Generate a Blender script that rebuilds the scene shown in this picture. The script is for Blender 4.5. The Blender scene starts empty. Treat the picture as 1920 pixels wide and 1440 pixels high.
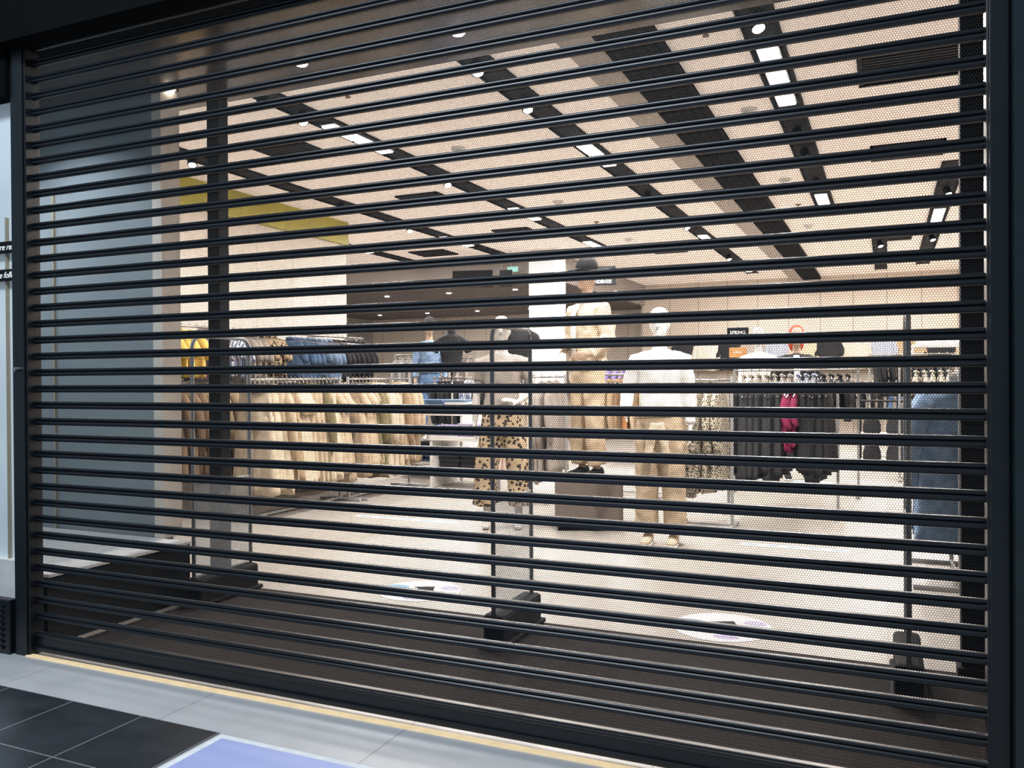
import bpy, bmesh, math, random
from mathutils import Vector, Matrix
R = random.Random(7)
sc = bpy.context.scene
sc.view_settings.view_transform = 'Standard'
V = Vector
# ------------------------------------------------------------ materials
MATS = {}
def new_mat(name):
    m = bpy.data.materials.new(name); m.use_nodes = True
    nt = m.node_tree; b = nt.nodes['Principled BSDF']
    return m, nt, b
def pm(name, c, c2=None, scale=20, rough=.6, metal=0, bump=0, emit=0, spec=None):
    if name in MATS: return MATS[name]
    m, nt, b = new_mat(name)
    if c2 is None: c2 = tuple(x*.88 for x in c)
    tc = nt.nodes.new('ShaderNodeTexCoord'); n = nt.nodes.new('ShaderNodeTexNoise')
    n.inputs['Scale'].default_value = scale; n.inputs['Detail'].default_value = 3
    nt.links.new(tc.outputs['Object'], n.inputs['Vector'])
    r = nt.nodes.new('ShaderNodeValToRGB')
    r.color_ramp.elements[0].position = .35; r.color_ramp.elements[1].position = .65
    r.color_ramp.elements[0].color = (*c, 1); r.color_ramp.elements[1].color = (*c2, 1)
    nt.links.new(n.outputs['Fac'], r.inputs['Fac']); nt.links.new(r.outputs['Color'], b.inputs['Base Color'])
    b.inputs['Roughness'].default_value = rough; b.inputs['Metallic'].default_value = metal
    if spec is not None: b.inputs['Specular IOR Level'].default_value = spec
    if bump:
        bp = nt.nodes.new('ShaderNodeBump'); bp.inputs['Strength'].default_value = bump
        bp.inputs['Distance'].default_value = .01
        nt.links.new(n.outputs['Fac'], bp.inputs['Height']); nt.links.new(bp.outputs['Normal'], b.inputs['Normal'])
    if emit:
        nt.links.new(r.outputs['Color'], b.inputs['Emission Color']); b.inputs['Emission Strength'].default_value = emit
    MATS[name] = m; return m
def emis(name, c, s):
    if name in MATS: return MATS[name]
    m, nt, b = new_mat(name)
    b.inputs['Base Color'].default_value = (*c, 1)
    b.inputs['Emission Color'].default_value = (*c, 1); b.inputs['Emission Strength'].default_value = s
    MATS[name] = m; return m
def math_node(nt, op, a, b=None):
    n = nt.nodes.new('ShaderNodeMath'); n.operation = op
    for i, v in enumerate((a, b)):
        if v is None: continue
        if isinstance(v, (int, float)): n.inputs[i].default_value = v
        else: nt.links.new(v, n.inputs[i])
    return n.outputs[0]
def lines_mat(name, c, cl, px, py, w, rough=.5, axes=('X', 'Y'), ox=0, oy=0, noise=.05, spec=.5):
    """base colour with joint lines every px / py metres"""
    m, nt, b = new_mat(name)
    g = nt.nodes.new('ShaderNodeNewGeometry'); s = nt.nodes.new('ShaderNodeSeparateXYZ')
    nt.links.new(g.outputs['Position'], s.inputs[0])
    fac = None
    for ax, p, o in ((axes[0], px, ox), (axes[1], py, oy)):
        if not p: continue
        v = math_node(nt, 'SUBTRACT', s.outputs[ax], o); v = math_node(nt, 'DIVIDE', v, p)
        v = math_node(nt, 'FRACT', v); v = math_node(nt, 'SUBTRACT', v, .5); v = math_node(nt, 'ABSOLUTE', v)
        v = math_node(nt, 'GREATER_THAN', v, .5-w/p)
        fac = v if fac is None else math_node(nt, 'MAXIMUM', fac, v)
    n = nt.nodes.new('ShaderNodeTexNoise'); n.inputs['Scale'].default_value = 6; n.inputs['Detail'].default_value = 6
    nt.links.new(g.outputs['Position'], n.inputs['Vector'])
    r = nt.nodes.new('ShaderNodeValToRGB')
    r.color_ramp.elements[0].position = .3; r.color_ramp.elements[1].position = .7
    r.color_ramp.elements[0].color = (*[x*(1-noise) for x in c], 1); r.color_ramp.elements[1].color = (*[min(1, x*(1+noise)) for x in c], 1)
    nt.links.new(n.outputs['Fac'], r.inputs['Fac'])
    mx = nt.nodes.new('ShaderNodeMix'); mx.data_type = 'RGBA'
    nt.links.new(fac, mx.inputs['Factor']); nt.links.new(r.outputs['Color'], mx.inputs['A']); mx.inputs['B'].default_value = (*cl, 1)
    nt.links.new(mx.outputs['Result'], b.inputs['Base Color']); b.inputs['Roughness'].default_value = rough
    b.inputs['Specular IOR Level'].default_value = spec
    MATS[name] = m; return m
def acrylic():
    m, nt, b = new_mat('clear_acrylic')
    b.inputs['Base Color'].default_value = (.5, .53, .56, 1); b.inputs['Roughness'].default_value = .1
    tr = nt.nodes.new('ShaderNodeBsdfTransparent'); tr.inputs['Color'].default_value = (.9, .92, .93, 1)
    n = nt.nodes.new('ShaderNodeTexNoise'); n.inputs['Scale'].default_value = 3
    mix = nt.nodes.new('ShaderNodeMixShader')
    f = math_node(nt, 'ADD', math_node(nt, 'MULTIPLY', n.outputs['Fac'], .04), .80)
    nt.links.new(f, mix.inputs[0]); nt.links.new(b.outputs[0], mix.inputs[1]); nt.links.new(tr.outputs[0], mix.inputs[2])
    nt.links.new(mix.outputs[0], nt.nodes['Material Output'].inputs['Surface'])
    return m
def spots(name, c, dark, scale=28, th=.42):
    m, nt, b = new_mat(name)
    tc = nt.nodes.new('ShaderNodeTexCoord'); v = nt.nodes.new('ShaderNodeTexVoronoi'); v.inputs['Scale'].default_value = scale
    n = nt.nodes.new('ShaderNodeTexNoise'); n.inputs['Scale'].default_value = scale*1.3
    nt.links.new(tc.outputs['Object'], v.inputs['Vector']); nt.links.new(tc.outputs['Object'], n.inputs['Vector'])
    s = math_node(nt, 'ADD', v.outputs['Distance'], math_node(nt, 'MULTIPLY', n.outputs['Fac'], .5))
    f = math_node(nt, 'LESS_THAN', s, th+.25)
    mx = nt.nodes.new('ShaderNodeMix'); mx.data_type = 'RGBA'
    nt.links.new(f, mx.inputs['Factor']); mx.inputs['A'].default_value = (*c, 1); mx.inputs['B'].default_value = (*dark, 1)
    nt.links.new(mx.outputs['Result'], b.inputs['Base Color']); b.inputs['Roughness'].default_value = .85
    MATS[name] = m; return m
def stripes(name, c, c2, scale=60):
    m, nt, b = new_mat(name)
    tc = nt.nodes.new('ShaderNodeTexCoord'); w = nt.nodes.new('ShaderNodeTexWave'); w.inputs['Scale'].default_value = scale/6
    w.inputs['Distortion'].default_value = .6
    nt.links.new(tc.outputs['Object'], w.inputs['Vector'])
    r = nt.nodes.new('ShaderNodeValToRGB'); r.color_ramp.elements[0].position = .45; r.color_ramp.elements[1].position = .55
    r.color_ramp.elements[0].color = (*c, 1); r.color_ramp.elements[1].color = (*c2, 1)
    nt.links.new(w.outputs['Fac'], r.inputs['Fac']); nt.links.new(r.outputs['Color'], b.inputs['Base Color'])
    b.inputs['Roughness'].default_value = .85
    MATS[name] = m; return m
black = pm('black_powder_coated_steel', (.004, .006, .009), rough=.35, scale=8)
perf = pm('black_perforated_sheet', (.022, .023, .026), rough=.5, scale=8, spec=.45)
matte = pm('matte_black', (.006, .006, .007), rough=.75, spec=.2)
deep = pm('deep_black_header', (.003, .0035, .004), rough=.9, spec=.05)
teal = pm('dark_teal_metal', (.010, .024, .028), (.005, .011, .014), rough=.35, scale=2)
chrome = pm('brushed_metal', (.42, .41, .40), rough=.35, metal=.9, scale=40)
greym = pm('grey_metal', (.34, .345, .35), rough=.45, metal=.1)
white = pm('white_paint', (.80, .78, .76), rough=.5)
ceilm = pm('ceiling_paint_glow', (.86, .75, .675), (.84, .73, .655), scale=2, rough=.8, emit=.30)  # emission put into the paint so the ceiling looks brightly lit
brownc = pm('brown_gloss_soffit', (.050, .034, .027), (.034, .024, .019), rough=.22, scale=3)
lowc = pm('brown_lower_ceiling', (.10, .075, .065), rough=.6)
acr = acrylic()
floorm = lines_mat('store_floor_tile', (.345, .325, .30), (.26, .24, .22), .9, .9, .003, rough=.42, spec=.4)
mallm = lines_mat('pale_stone_floor', (.44, .45, .47), (.25, .26, .28), .92, 0, .003, rough=.35, oy=0, ox=.2)
darkt = lines_mat('dark_granite_tile', (.022, .027, .033), (.20, .21, .22), .385, .385, .003, rough=.3, ox=-2.255, oy=2.375, noise=.35)
wallm = lines_mat('cream_wall_panel', (.62, .54, .465), (.33, .28, .24), .62, 0, .008, rough=.6)
wallY = lines_mat('cream_side_panel', (.66, .59, .52), (.50, .44, .38), 0, .62, .005, rough=.6)
wallgrey = pm('grey_wall', (.34, .31, .29), rough=.7, scale=1)
olive = pm('olive_yellow_fascia', (.42, .37, .045), (.34, .30, .04), rough=.5, scale=2)
bluep = pm('blue_grey_gloss_panel', (.25, .285, .305), (.18, .215, .235), rough=.4, scale=.8)
matm = lines_mat('brown_entrance_matting', (.026, .020, .018), (.010, .009, .008), 0, .03, .006, rough=.9, noise=.2, spec=.15)
stripm = lines_mat('black_grid_grille', (.010, .009, .009), (.001, .001, .001), .07, .07, .012, rough=.8, spec=.05)
lampw = emis('white_diffuser', (1, .97, .92), 5)
lensm = emis('bright_lens', (1, .93, .8), 15)
brass = pm('threshold_leak_glow', (.9, .68, .40), rough=.3, metal=.2, emit=.5)  # emission stands for store light leaking under the shutter
brass2 = pm('dull_bronze_trim', (.42, .36, .26), rough=.4, metal=.3)
# fabrics
F = {}
def fab(k, c, c2=None, sc_=18): F[k] = pm('fabric_'+k, c, c2, scale=sc_, rough=.9, bump=.25)
fab('beige', (.56, .44, .31), (.44, .34, .24)); fab('sand', (.66, .55, .41), (.54, .44, .33)); fab('tan', (.38, .28, .18), (.30, .22, .13))
fab('cream', (.78, .69, .58)); fab('white', (.86, .85, .83)); fab('black', (.010, .010, .012)); fab('charcoal', (.026, .026, .03))
fab('grey', (.30, .29, .28)); fab('yellow', (.75, .54, .14)); fab('denim', (.05, .10, .20), (.09, .16, .28)); fab('lightdenim', (.17, .25, .37), (.10, .16, .26))
fab('burgundy', (.24, .015, .07)); fab('pink', (.68, .52, .46)); fab('brown', (.20, .13, .08)); fab('purple', (.20, .15, .36)); fab('orange', (.55, .25, .09))
fab('green', (.35, .6, .2)); fab('lilac', (.45, .42, .62)); fab('red', (.45, .06, .03)); fab('taupe', (.34, .30, .27)); fab('olive', (.24, .20, .11), (.17, .145, .08))
F['leopard'] = spots('fabric_leopard', (.45, .34, .22), (.03, .02, .015)); F['speckle'] = spots('fabric_speckle', (.42, .37, .29), (.04, .04, .03), 55)
F['stripe'] = stripes('fabric_stripe', (.12, .16, .26), (.6, .6, .62)); F['check'] = stripes('fabric_check', (.55, .50, .62), (.12, .10, .18), 90)
# ------------------------------------------------------------ helpers
col = sc.collection
def mesh_obj(name, bm, mat, parent=None, loc=(0, 0, 0), smooth=False, rotz=0):
    me = bpy.data.meshes.new(name); bmesh.ops.recalc_face_normals(bm, faces=bm.faces[:]); bm.to_mesh(me); bm.free()
    if smooth:
        for p in me.polygons: p.use_smooth = True
    me.materials.append(mat)
    return link(name, me, parent, loc, rotz)
def link(name, me, parent=None, loc=(0, 0, 0), rotz=0):
    o = bpy.data.objects.new(name, me); col.objects.link(o); o.location = loc; o.rotation_euler[2] = rotz
    if parent: o.parent = parent
    return o
def tag(o, label, cat, group=None, kind=None):
    o['label'] = label; o['category'] = cat
    if group: o['group'] = group
    if kind: o['kind'] = kind
    return o
def struct(o, label=None):
    o['kind'] = 'structure'
    if label: o['label'] = label
    return o
def root(name, loc, label, cat, rotz=0, group=None):
    o = bpy.data.objects.new(name, None); o.empty_display_size = .1; col.objects.link(o); o.location = loc; o.rotation_euler[2] = rotz
    return tag(o, label, cat, group)
def add_box(bm, c, s, bev=0, rz=0):
    r = bmesh.ops.create_cube(bm, size=1); vs = r['verts']
    M = Matrix.Translation(c) @ Matrix.Rotation(rz, 4, 'Z') @ Matrix.Diagonal((*s, 1))
    bmesh.ops.transform(bm, matrix=M, verts=vs)
    if bev:
        es = list({e for v in vs for e in v.link_edges})
        bmesh.ops.bevel(bm, geom=es, offset=bev, segments=2, affect='EDGES', profile=.5)
def box(name, lo, hi, mat, parent=None, bev=0, smooth=False):
    """axis-aligned box, origin at centre of its bottom"""
    lo, hi = V(lo), V(hi); c = (lo+hi)/2; s = hi-lo
    bm = bmesh.new(); add_box(bm, V((0, 0, s.z/2)), s, bev)
    return mesh_obj(name, bm, mat, parent, (c.x, c.y, lo.z), smooth)
def cyl(bm, p0, p1, r0, r1=None, n=16):
    tube(bm, [p0, p1], [r0, r0 if r1 is None else r1], n)
def tube(bm, pts, rad, n=14, ref=None, closed=False):
    """rad: number or (a, b) for a constant section, list for one per point"""
    pts = [V(p) for p in pts]; N = len(pts); rings = []
    d0 = (pts[-1]-pts[0]) if not closed else pts[1]-pts[0]
    if d0.length < 1e-6: d0 = pts[1]-pts[0]
    if ref is None: ref = V((1, 0, 0)) if abs(d0.normalized().x) < .8 else V((0, 1, 0))
    if closed and ref is not None: ref = V((0, 0, 1))
    side = V(ref)
    for i in range(N):
        if closed: t = pts[(i+1) % N]-pts[i-1]
        else: t = pts[min(i+1, N-1)]-pts[max(i-1, 0)]
        t.normalize(); s = side-t*side.dot(t)
        if s.length < 1e-4: s = t.orthogonal()
        s.normalize(); side = s; o = t.cross(s)
        r = rad[i] if isinstance(rad, list) else rad
        a, b = r if isinstance(r, tuple) else (r, r)
        rings.append([bm.verts.new(pts[i]+s*a*math.cos(2*math.pi*k/n)+o*b*math.sin(2*math.pi*k/n)) for k in range(n)])
    for i in range(N if closed else N-1):
        A, B = rings[i], rings[(i+1) % N]
        for k in range(n): bm.faces.new((A[k], A[(k+1) % n], B[(k+1) % n], B[k]))
    if not closed: bm.faces.new(rings[0][::-1]); bm.faces.new(rings[-1])
    return rings
def tubeobj(name, pts, rad, mat, parent=None, loc=(0, 0, 0), n=12, closed=False):
    bm = bmesh.new(); tube(bm, pts, rad, n, closed=closed); return mesh_obj(name, bm, mat, parent, loc, True)
def ellip(bm, c, r, nu=16, nv=10, rot=None):
    M = Matrix.Translation(c)
    if rot is not None: M = M @ rot
    M = M @ Matrix.Diagonal((*r, 1))
    bmesh.ops.create_uvsphere(bm, u_segments=nu, v_segments=nv, radius=1, matrix=M)
def text(body, size, loc, mat, parent, rot=(math.pi/2, 0, 0), align='CENTER', shear=0):
    c = bpy.data.curves.new('lettering', 'FONT'); c.body = body; c.size = size; c.align_x = align; c.extrude = .001; c.shear = shear
    o = bpy.data.objects.new('lettering', c); col.objects.link(o)
    bpy.context.view_layer.update()
    me = bpy.data.meshes.new_from_object(o.evaluated_get(bpy.context.evaluated_depsgraph_get()))
    bpy.data.objects.remove(o); me.name = 'lettering'; me.materials.clear(); me.materials.append(mat)
    o = link('lettering', me, parent, loc); o.rotation_euler = rot
    return o
# ------------------------------------------------------------ camera
cam = bpy.data.cameras.new('camera'); co = bpy.data.objects.new('camera', cam); col.objects.link(co)
co.location = (0, 0, 1.3)
co.rotation_euler = (Matrix.Rotation(math.radians(24.1), 4, 'Z') @ Matrix.Rotation(math.radians(89.66), 4, 'X') @ Matrix.Rotation(math.radians(-.35), 4, 'Z')).to_euler()
cam.sensor_width = 36; cam.lens = 29.49
cam.clip_start = .05; sc.camera = co
# ------------------------------------------------------------ structure
H = 3.355; S = 3.08
struct(box('floor', (-12.7, 2.76, -.1), (2.1, 19.3, 0), floorm), 'pale polished tile store floor')
struct(box('floor_mall', (-8, -3, -.1), (4, 2.76, 0), mallm), 'pale grey stone mall floor')
struct(box('floor_dark_tiles', (-8, -1, 0), (-2.25, 2.375, .002), darkt), 'dark granite floor tiles with pale joints')
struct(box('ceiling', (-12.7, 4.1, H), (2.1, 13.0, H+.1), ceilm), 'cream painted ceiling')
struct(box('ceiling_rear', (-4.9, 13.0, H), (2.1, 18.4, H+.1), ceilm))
struct(box('ceiling_lowered', (-12.7, 13.05, 2.91), (-4.95, 19.3, 3.0), lowc), 'lower brown ceiling')
struct(box('wall_bulkhead', (-12.7, 12.95, 2.91), (-4.9, 13.05, H), wallgrey))
struct(box('wall_bulkhead_side', (-4.95, 13.05, 2.91), (-4.9, 19.3, H+.1), wallgrey))
struct(box('ceiling_entrance', (-6.4, 2.82, S), (2.1, 4.12, S+.1), brownc), 'glossy dark brown entrance soffit')
struct(box('wall_transom', (-6.7, 4.02, S-.02), (2.1, 4.12, H+.05), brownc))
struct(box('wall_left', (-6.61, 3.95, 0), (-6.46, 9.15, H), wallY), 'cream panelled wall')
struct(box('trim_1', (-6.46, 4.3, 3.06), (-6.42, 9.15, H), olive), 'olive yellow fascia band')
struct(box('wall_left_return', (-12.7, 9.0, 0), (-6.61, 9.15, H), wallm))
struct(box('wall_left_rear', (-12.8, 9.15, 0), (-12.7, 19.3, H), wallgrey))
struct(box('wall_back', (-4.9, 18.2, 0), (2.1, 18.35, H), wallm), 'cream panelled back wall')
struct(box('wall_back_left', (-12.7, 19.2, 0), (-4.9, 19.3, 3.0), wallm))
struct(box('wall_back_return', (-4.98, 18.2, 0), (-4.9, 19.3, 2.91), wallm))
struct(box('wall_right', (1.9, 2.82, 0), (2.05, 18.3, H), wallY))
struct(box('wall_entrance_side', (.85, 2.85, 0), (.95, 5.0, 3.02), wallY))
struct(box('wall_window_backdrop', (-6.4, 3.76, 0), (-4.06, 3.9, S), bluep), 'glossy blue-grey display window backdrop')
struct(box('trim_2', (-4.06, 3.755, .35), (-3.985, 3.9, S), wallY), 'cream edge trim of the backdrop')
struct(box('trim_3', (-4.93, 3.745, .35), (-4.915, 3.76, 2.55), brass2), 'thin bronze trim')
struct(box('wall_window_side', (-6.4, 2.82, 0), (-6.3, 3.76, S), bluep))
struct(box('trim_11', (-6.3, 2.83, 0), (-3.78, 3.755, .335), matte), 'dark fronted display window platform')
struct(box('trim_12', (-6.3, 2.83, .335), (-3.77, 3.755, .35), pm('pale_platform', (.55, .55, .55), rough=.4)), 'pale top of the display platform')
for i, (x, y) in enumerate(((-3.83, 4.06), (.33, 4.06))):
    bm = bmesh.new(); add_box(bm, V((0, 0, 1.525)), (.092, .092, 3.05), .006); add_box(bm, V((0, 0, .03)), (.12, .12, .06), .006)
    tag(mesh_obj('shopfront_post', bm, matte, None, (x, y, .008)), 'slim square black shopfront post', 'post', 'shopfront posts')
bm = bmesh.new(); add_box(bm, V((0, 0, H/2)), (.46, .46, H), .01); add_box(bm, V((0, 0, .06)), (.48, .48, .12), .005)
tag(mesh_obj('structural_column', bm, white, None, (-5.0, 12.6, 0)), 'square white structural column', 'column')
# facade outside
struct(box('wall_header', (-5.6, 2.60, 2.88), (2.1, 2.82, 4.2), deep), 'black steel header above the shutter')
struct(box('wall_facade_right', (.315, 2.62, 0), (2.1, 2.82, 2.88), teal), 'dark teal metal facade panel')
struct(box('trim_4', (.43, 2.58, 0), (.47, 2.62, 2.88), black))
struct(box('trim_5', (.315, 2.56, 0), (.42, 2.62, .14), black, bev=.004))
# left neighbour window
wp = pm('pale_window_interior', (.62, .68, .72), (.50, .57, .62), rough=.3, scale=1.5, emit=.18)  # weak glow put into the panel for the bright shop interior
struct(box('window_1', (-5.6, 2.74, .44), (-3.815, 2.8, 2.80), wp), 'pale shop window beside the shutter')
struct(box('trim_13', (-5.6, 2.66, 2.66), (-3.815, 2.82, 2.88), deep), 'black window head')
struct(box('trim_6', (-5.6, 2.70, .26), (-3.815, 2.80, .44), white), 'white window sill')
bm = bmesh.new(); add_box(bm, V((0, 0, .13)), (1.74, .12, .26), .004)
for k in range(8): add_box(bm, V((0, -.065, .03+k*.028)), (1.66, .012, .014), .002)
struct(mesh_obj('trim_7', bm, black, None, (-4.69, 2.72, 0)), 'black louvred plinth under the window')
struct(box('trim_8', (-3.918, 2.725, .44), (-3.908, 2.74, 2.1), brass2), 'bronze window mullion')
lw = emis('white_letters', (.9, .9, .9), .3)
for z, s in ((1.925, 're rea'), (1.79, 'e follo')):
    b = box('window_sign', (-4.45, 2.712, z), (-3.815, 2.722, z+.056), matte)
    tag(b, 'black window strip with white italic lettering', 'sign', 'window lettering strips')
    text(s, .042, (.300, -.008, .014), lw, b, align='RIGHT', shear=.3)
# ------------------------------------------------------------ roller shutter
SX0, SX1, SY = -3.73, .27, 2.735
sh = root('roller_shutter', ((SX0+SX1)/2, SY, 0), 'closed black roller shutter with perforated see-through slats', 'roller shutter')
hw = (SX1-SX0)/2; pitch = .0775; z0 = .105
def arc(cy, cz, r, a0, a1, n):
    return [(cy+r*math.cos(a0+(a1-a0)*i/n), cz+r*math.sin(a0+(a1-a0)*i/n)) for i in range(n+1)]
prof = arc(-.004, -.0085, .0095, -math.pi/2, -math.pi*1.5, 6)[:-1]+arc(-.004, .0095, .0070, -math.pi/2, -math.pi*1.5, 6)
prof += [(.006, .0165), (.006, -.018)]
bm = bmesh.new(); L = [bm.verts.new((-hw, y, z)) for y, z in prof]; Q = [bm.verts.new((hw, y, z)) for y, z in prof]
n = len(prof)
for i in range(n): bm.faces.new((L[i], L[(i+1) % n], Q[(i+1) % n], Q[i]))
bm.faces.new(L); bm.faces.new(Q[::-1])
first = mesh_obj('slat_rail', bm, black, sh, (0, 0, z0+pitch))
# perforated sheet: real hexagonal holes
hp = .0078; ro = hp/math.sqrt(3); ri = ro*.86; rows = 8; verts = []; faces = []
zc0 = pitch/2-(rows-1)/2*hp*.866
for rr in range(rows):
    for cc in range(int(2*hw/hp)):
        cx = -hw+hp*(cc+.5+(.5 if rr % 2 else 0)); cz = zc0+rr*hp*.866; b = len(verts)
        for rad in (ro, ri):
            for k in range(6):
                a = math.pi/6+k*math.pi/3; verts.append((cx+rad*math.cos(a), 0, cz+rad*math.sin(a)))
        for k in range(6): faces.append((b+k, b+(k+1) % 6, b+6+(k+1) % 6, b+6+k))
pme = bpy.data.meshes.new('perforated_slat'); pme.from_pydata(verts, [], faces); pme.materials.append(perf)
firstp = link('perforated_slat', pme, sh, (0, 0, z0))
NS = 37
for i in range(1, NS):
    a = first.copy(); a.location = (0, 0, z0+pitch*(i+1)); a.parent = sh; col.objects.link(a)
    a = firstp.copy(); a.location = (0, 0, z0+pitch*i); a.parent = sh; col.objects.link(a)
bm = bmesh.new(); add_box(bm, V((0, 0, .062)), (2*hw, .03, .09), .005); add_box(bm, V((0, -.018, .03)), (2*hw, .02, .022), .004); add_box(bm, V((0, -.017, .095)), (2*hw, .012, .012), .003)
mesh_obj('bottom_bar', bm, black, sh)
for x0, x1 in ((-3.815, -3.715), (.255, .316)):
    bm = bmesh.new(); xm = (x0+x1)/2-(SX0+SX1)/2
    add_box(bm, V((xm, -.01, 1.44)), (x1-x0, .075, 2.88), .004); add_box(bm, V((xm, -.052, 1.44)), ((x1-x0)*.8, .01, 2.88), .003)
    mesh_obj('guide_rail', bm, black, sh)
bm = bmesh.new(); cyl(bm, V((-2.04, -.05, 1.36)), V((-2.04, -.075, 1.36)), .011); mesh_obj('key_lock', bm, chrome, sh)
struct(box('trim_9', (SX0, 2.675, 0), (SX1+.05, 2.705, .006), brass), 'threshold strip glowing like light leaking under the shutter')
tag(box('entrance_mat', (-3.7, 2.83, 0), (.84, 4.12, .008), matm), 'dark brown ribbed entrance matting inside the doorway', 'mat')
fm = root('floor_sticker', (-1.6, 1.9, .0), 'large pale blue floor sticker with white border', 'floor sticker')
o = box('border', (-2.235, .9, .0), (-.5, 2.365, .003), pm('white_vinyl', (.75, .78, .82)), None); o.parent = fm; o.location -= fm.location
o = box('blue_panel', (-2.205, .93, .003), (-.53, 2.335, .005), pm('blue_vinyl', (.38, .44, .74), (.34, .40, .70), rough=.35, scale=2), None); o.parent = fm; o.location -= fm.location
# ------------------------------------------------------------ security gates
for i, x in enumerate((-3.63, -1.73, .075)):
    g = root('security_gate', (x, 3.87, .008), 'anti-theft gate with acrylic panel, grey frame and black base', 'security gate', group='anti-theft gates')
    bm = bmesh.new(); add_box(bm, V((0, 0, .08)), (.11, .50, .16), .02); add_box(bm, V((0, 0, .012)), (.14, .54, .024), .008); mesh_obj('base', bm, matte, g)
    pts = []
    h = 1.55; w = .235; r = .07
    pts += [(0, -w, .15)]
    for k in range(7): a = math.pi-math.pi/2*k/6; pts.append((0, -w+r+r*math.cos(a), h-r+r*math.sin(a)))
    for k in range(7): a = math.pi/2-math.pi/2*k/6; pts.append((0, w-r+r*math.cos(a), h-r+r*math.sin(a)))
    pts.append((0, w, .15))
    tubeobj('frame', pts, .011, greym, g)
    bm = bmesh.new(); add_box(bm, V((0, 0, .43)), (.012, .44, .54), .004); mesh_obj('panel', bm, acr, g)
    for z in (.70, 1.46): tubeobj('crossbar', [(0, -w, z), (0, w, z)], .008, greym, g)
# ------------------------------------------------------------ ceiling fittings
def channel(x, y0, y1):
    bm = bmesh.new(); w = .10; Lh = (y1-y0)
    add_box(bm, V((0, Lh/2, -.004)), (2*w, Lh, .008)); add_box(bm, V((-w, Lh/2, -.012)), (.012, Lh, .024)); add_box(bm, V((w, Lh/2, -.012)), (.012, Lh, .024))
    tag(mesh_obj('ceiling_channel', bm, matte, None, (x, y0, H)), 'long black recessed lighting channel in the ceiling', 'lighting channel', 'ceiling lighting channels')
def area(loc, sx, sy, p, c=(1, .94, .88)):
    l = bpy.data.lights.new('lamp_or_fill_light', 'AREA'); l.shape = 'RECTANGLE'; l.size = sx; l.size_y = sy; l.energy = p; l.color = c
    o = bpy.data.objects.new('lamp_or_fill_light', l); col.objects.link(o); o.location = loc; return o
def lamp(x, y0, y1, p=130):
    t = root('linear_ceiling_light', (x, y0, H-.01), 'white linear fluorescent light in a black channel', 'ceiling light', group='linear lights')
    Lh = y1-y0; n = max(1, round(Lh/.42))
    bm = bmesh.new(); add_box(bm, V((0, Lh/2, -.008)), (.14, Lh, .012), .002); mesh_obj('housing', bm, greym, t)
    for k in range(n):
        a = k*Lh/n+.015; b = (k+1)*Lh/n-.015
        bm = bmesh.new(); add_box(bm, V((0, (a+b)/2, -.022)), (.12, b-a, .016), .004); mesh_obj('diffuser', bm, lampw, t)
    l = area((0, Lh/2, -.035), .12, Lh, p); l.parent = t
def spot(x, y, tilt=(0.3, -.3)):
    t = root('ceiling_spotlight', (x, y, H-.01), 'small adjustable black ceiling spotlight with bright lens', 'spotlight', group='ceiling spotlights')
    d = V((tilt[0], tilt[1], -1)).normalized()
    bm = bmesh.new(); cyl(bm, V((0, 0, 0)), V((0, 0, -.03)), .012); c = V((0, 0, -.03)); cyl(bm, c-d*.02, c+d*.06, .038, .045); mesh_obj('housing', bm, matte, t)
    bm = bmesh.new(); cyl(bm, c+d*.058, c+d*.064, .036, .034); mesh_obj('lens', bm, lensm, t)
for x, y0, y1 in ((-.67, 4.3, 11.2), (-2.4, 4.3, 17.0), (-4.06, 4.3, 12.9), (-5.77, 4.3, 12.9), (.59, 9.0, 17), (-7.5, 9.3, 12.9), (-.1, 13, 17.5)):
    channel(x, y0, y1)
for a in ((-.67, 5.34, 6.55), (-.67, 9.9, 10.8), (-2.4, 6.75, 7.7), (-2.4, 12, 13), (-4.06, 5.5, 6.4), (-4.06, 9.1, 9.9), (-5.77, 10.5, 11.4), (.59, 11.4, 12.6), (-7.5, 10.3, 11.3),
          (-.1, 15, 16), (-2.4, 15.5, 16.5), (-4.06, 11.8, 12.6), (.59, 15, 16)):
    lamp(*a)
for x, y in ((-.67, 7.25), (-.67, 7.95), (-.67, 9.2), (-.67, 4.9), (-2.4, 4.84), (-2.4, 5.66), (-2.4, 9.05), (-2.4, 11), (-4.06, 4.75), (-4.06, 5.2), (-4.06, 7.5), (-4.06, 10.8),
             (-5.77, 5.8), (-5.77, 8.07), (-5.77, 9.6), (.59, 10.2), (.59, 13.5), (-.1, 13.8), (-2.4, 14.2)):
    spot(x, y)
bm = bmesh.new(); add_box(bm, V((0, 7, -.03)), (.34, 13.9, .06))
tag(mesh_obj('ceiling_grille_strip', bm, stripm, None, (-1.40, 4.25, H)), 'long black square-grid grille strip in the ceiling', 'ceiling grille')
struct(box('trim_10', (-1.80, 4.22, H-.05), (-1.57, 18.2, H), pm('beam_grey', (.46, .40, .35), rough=.8)), 'shallow grey ceiling beam')
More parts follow.
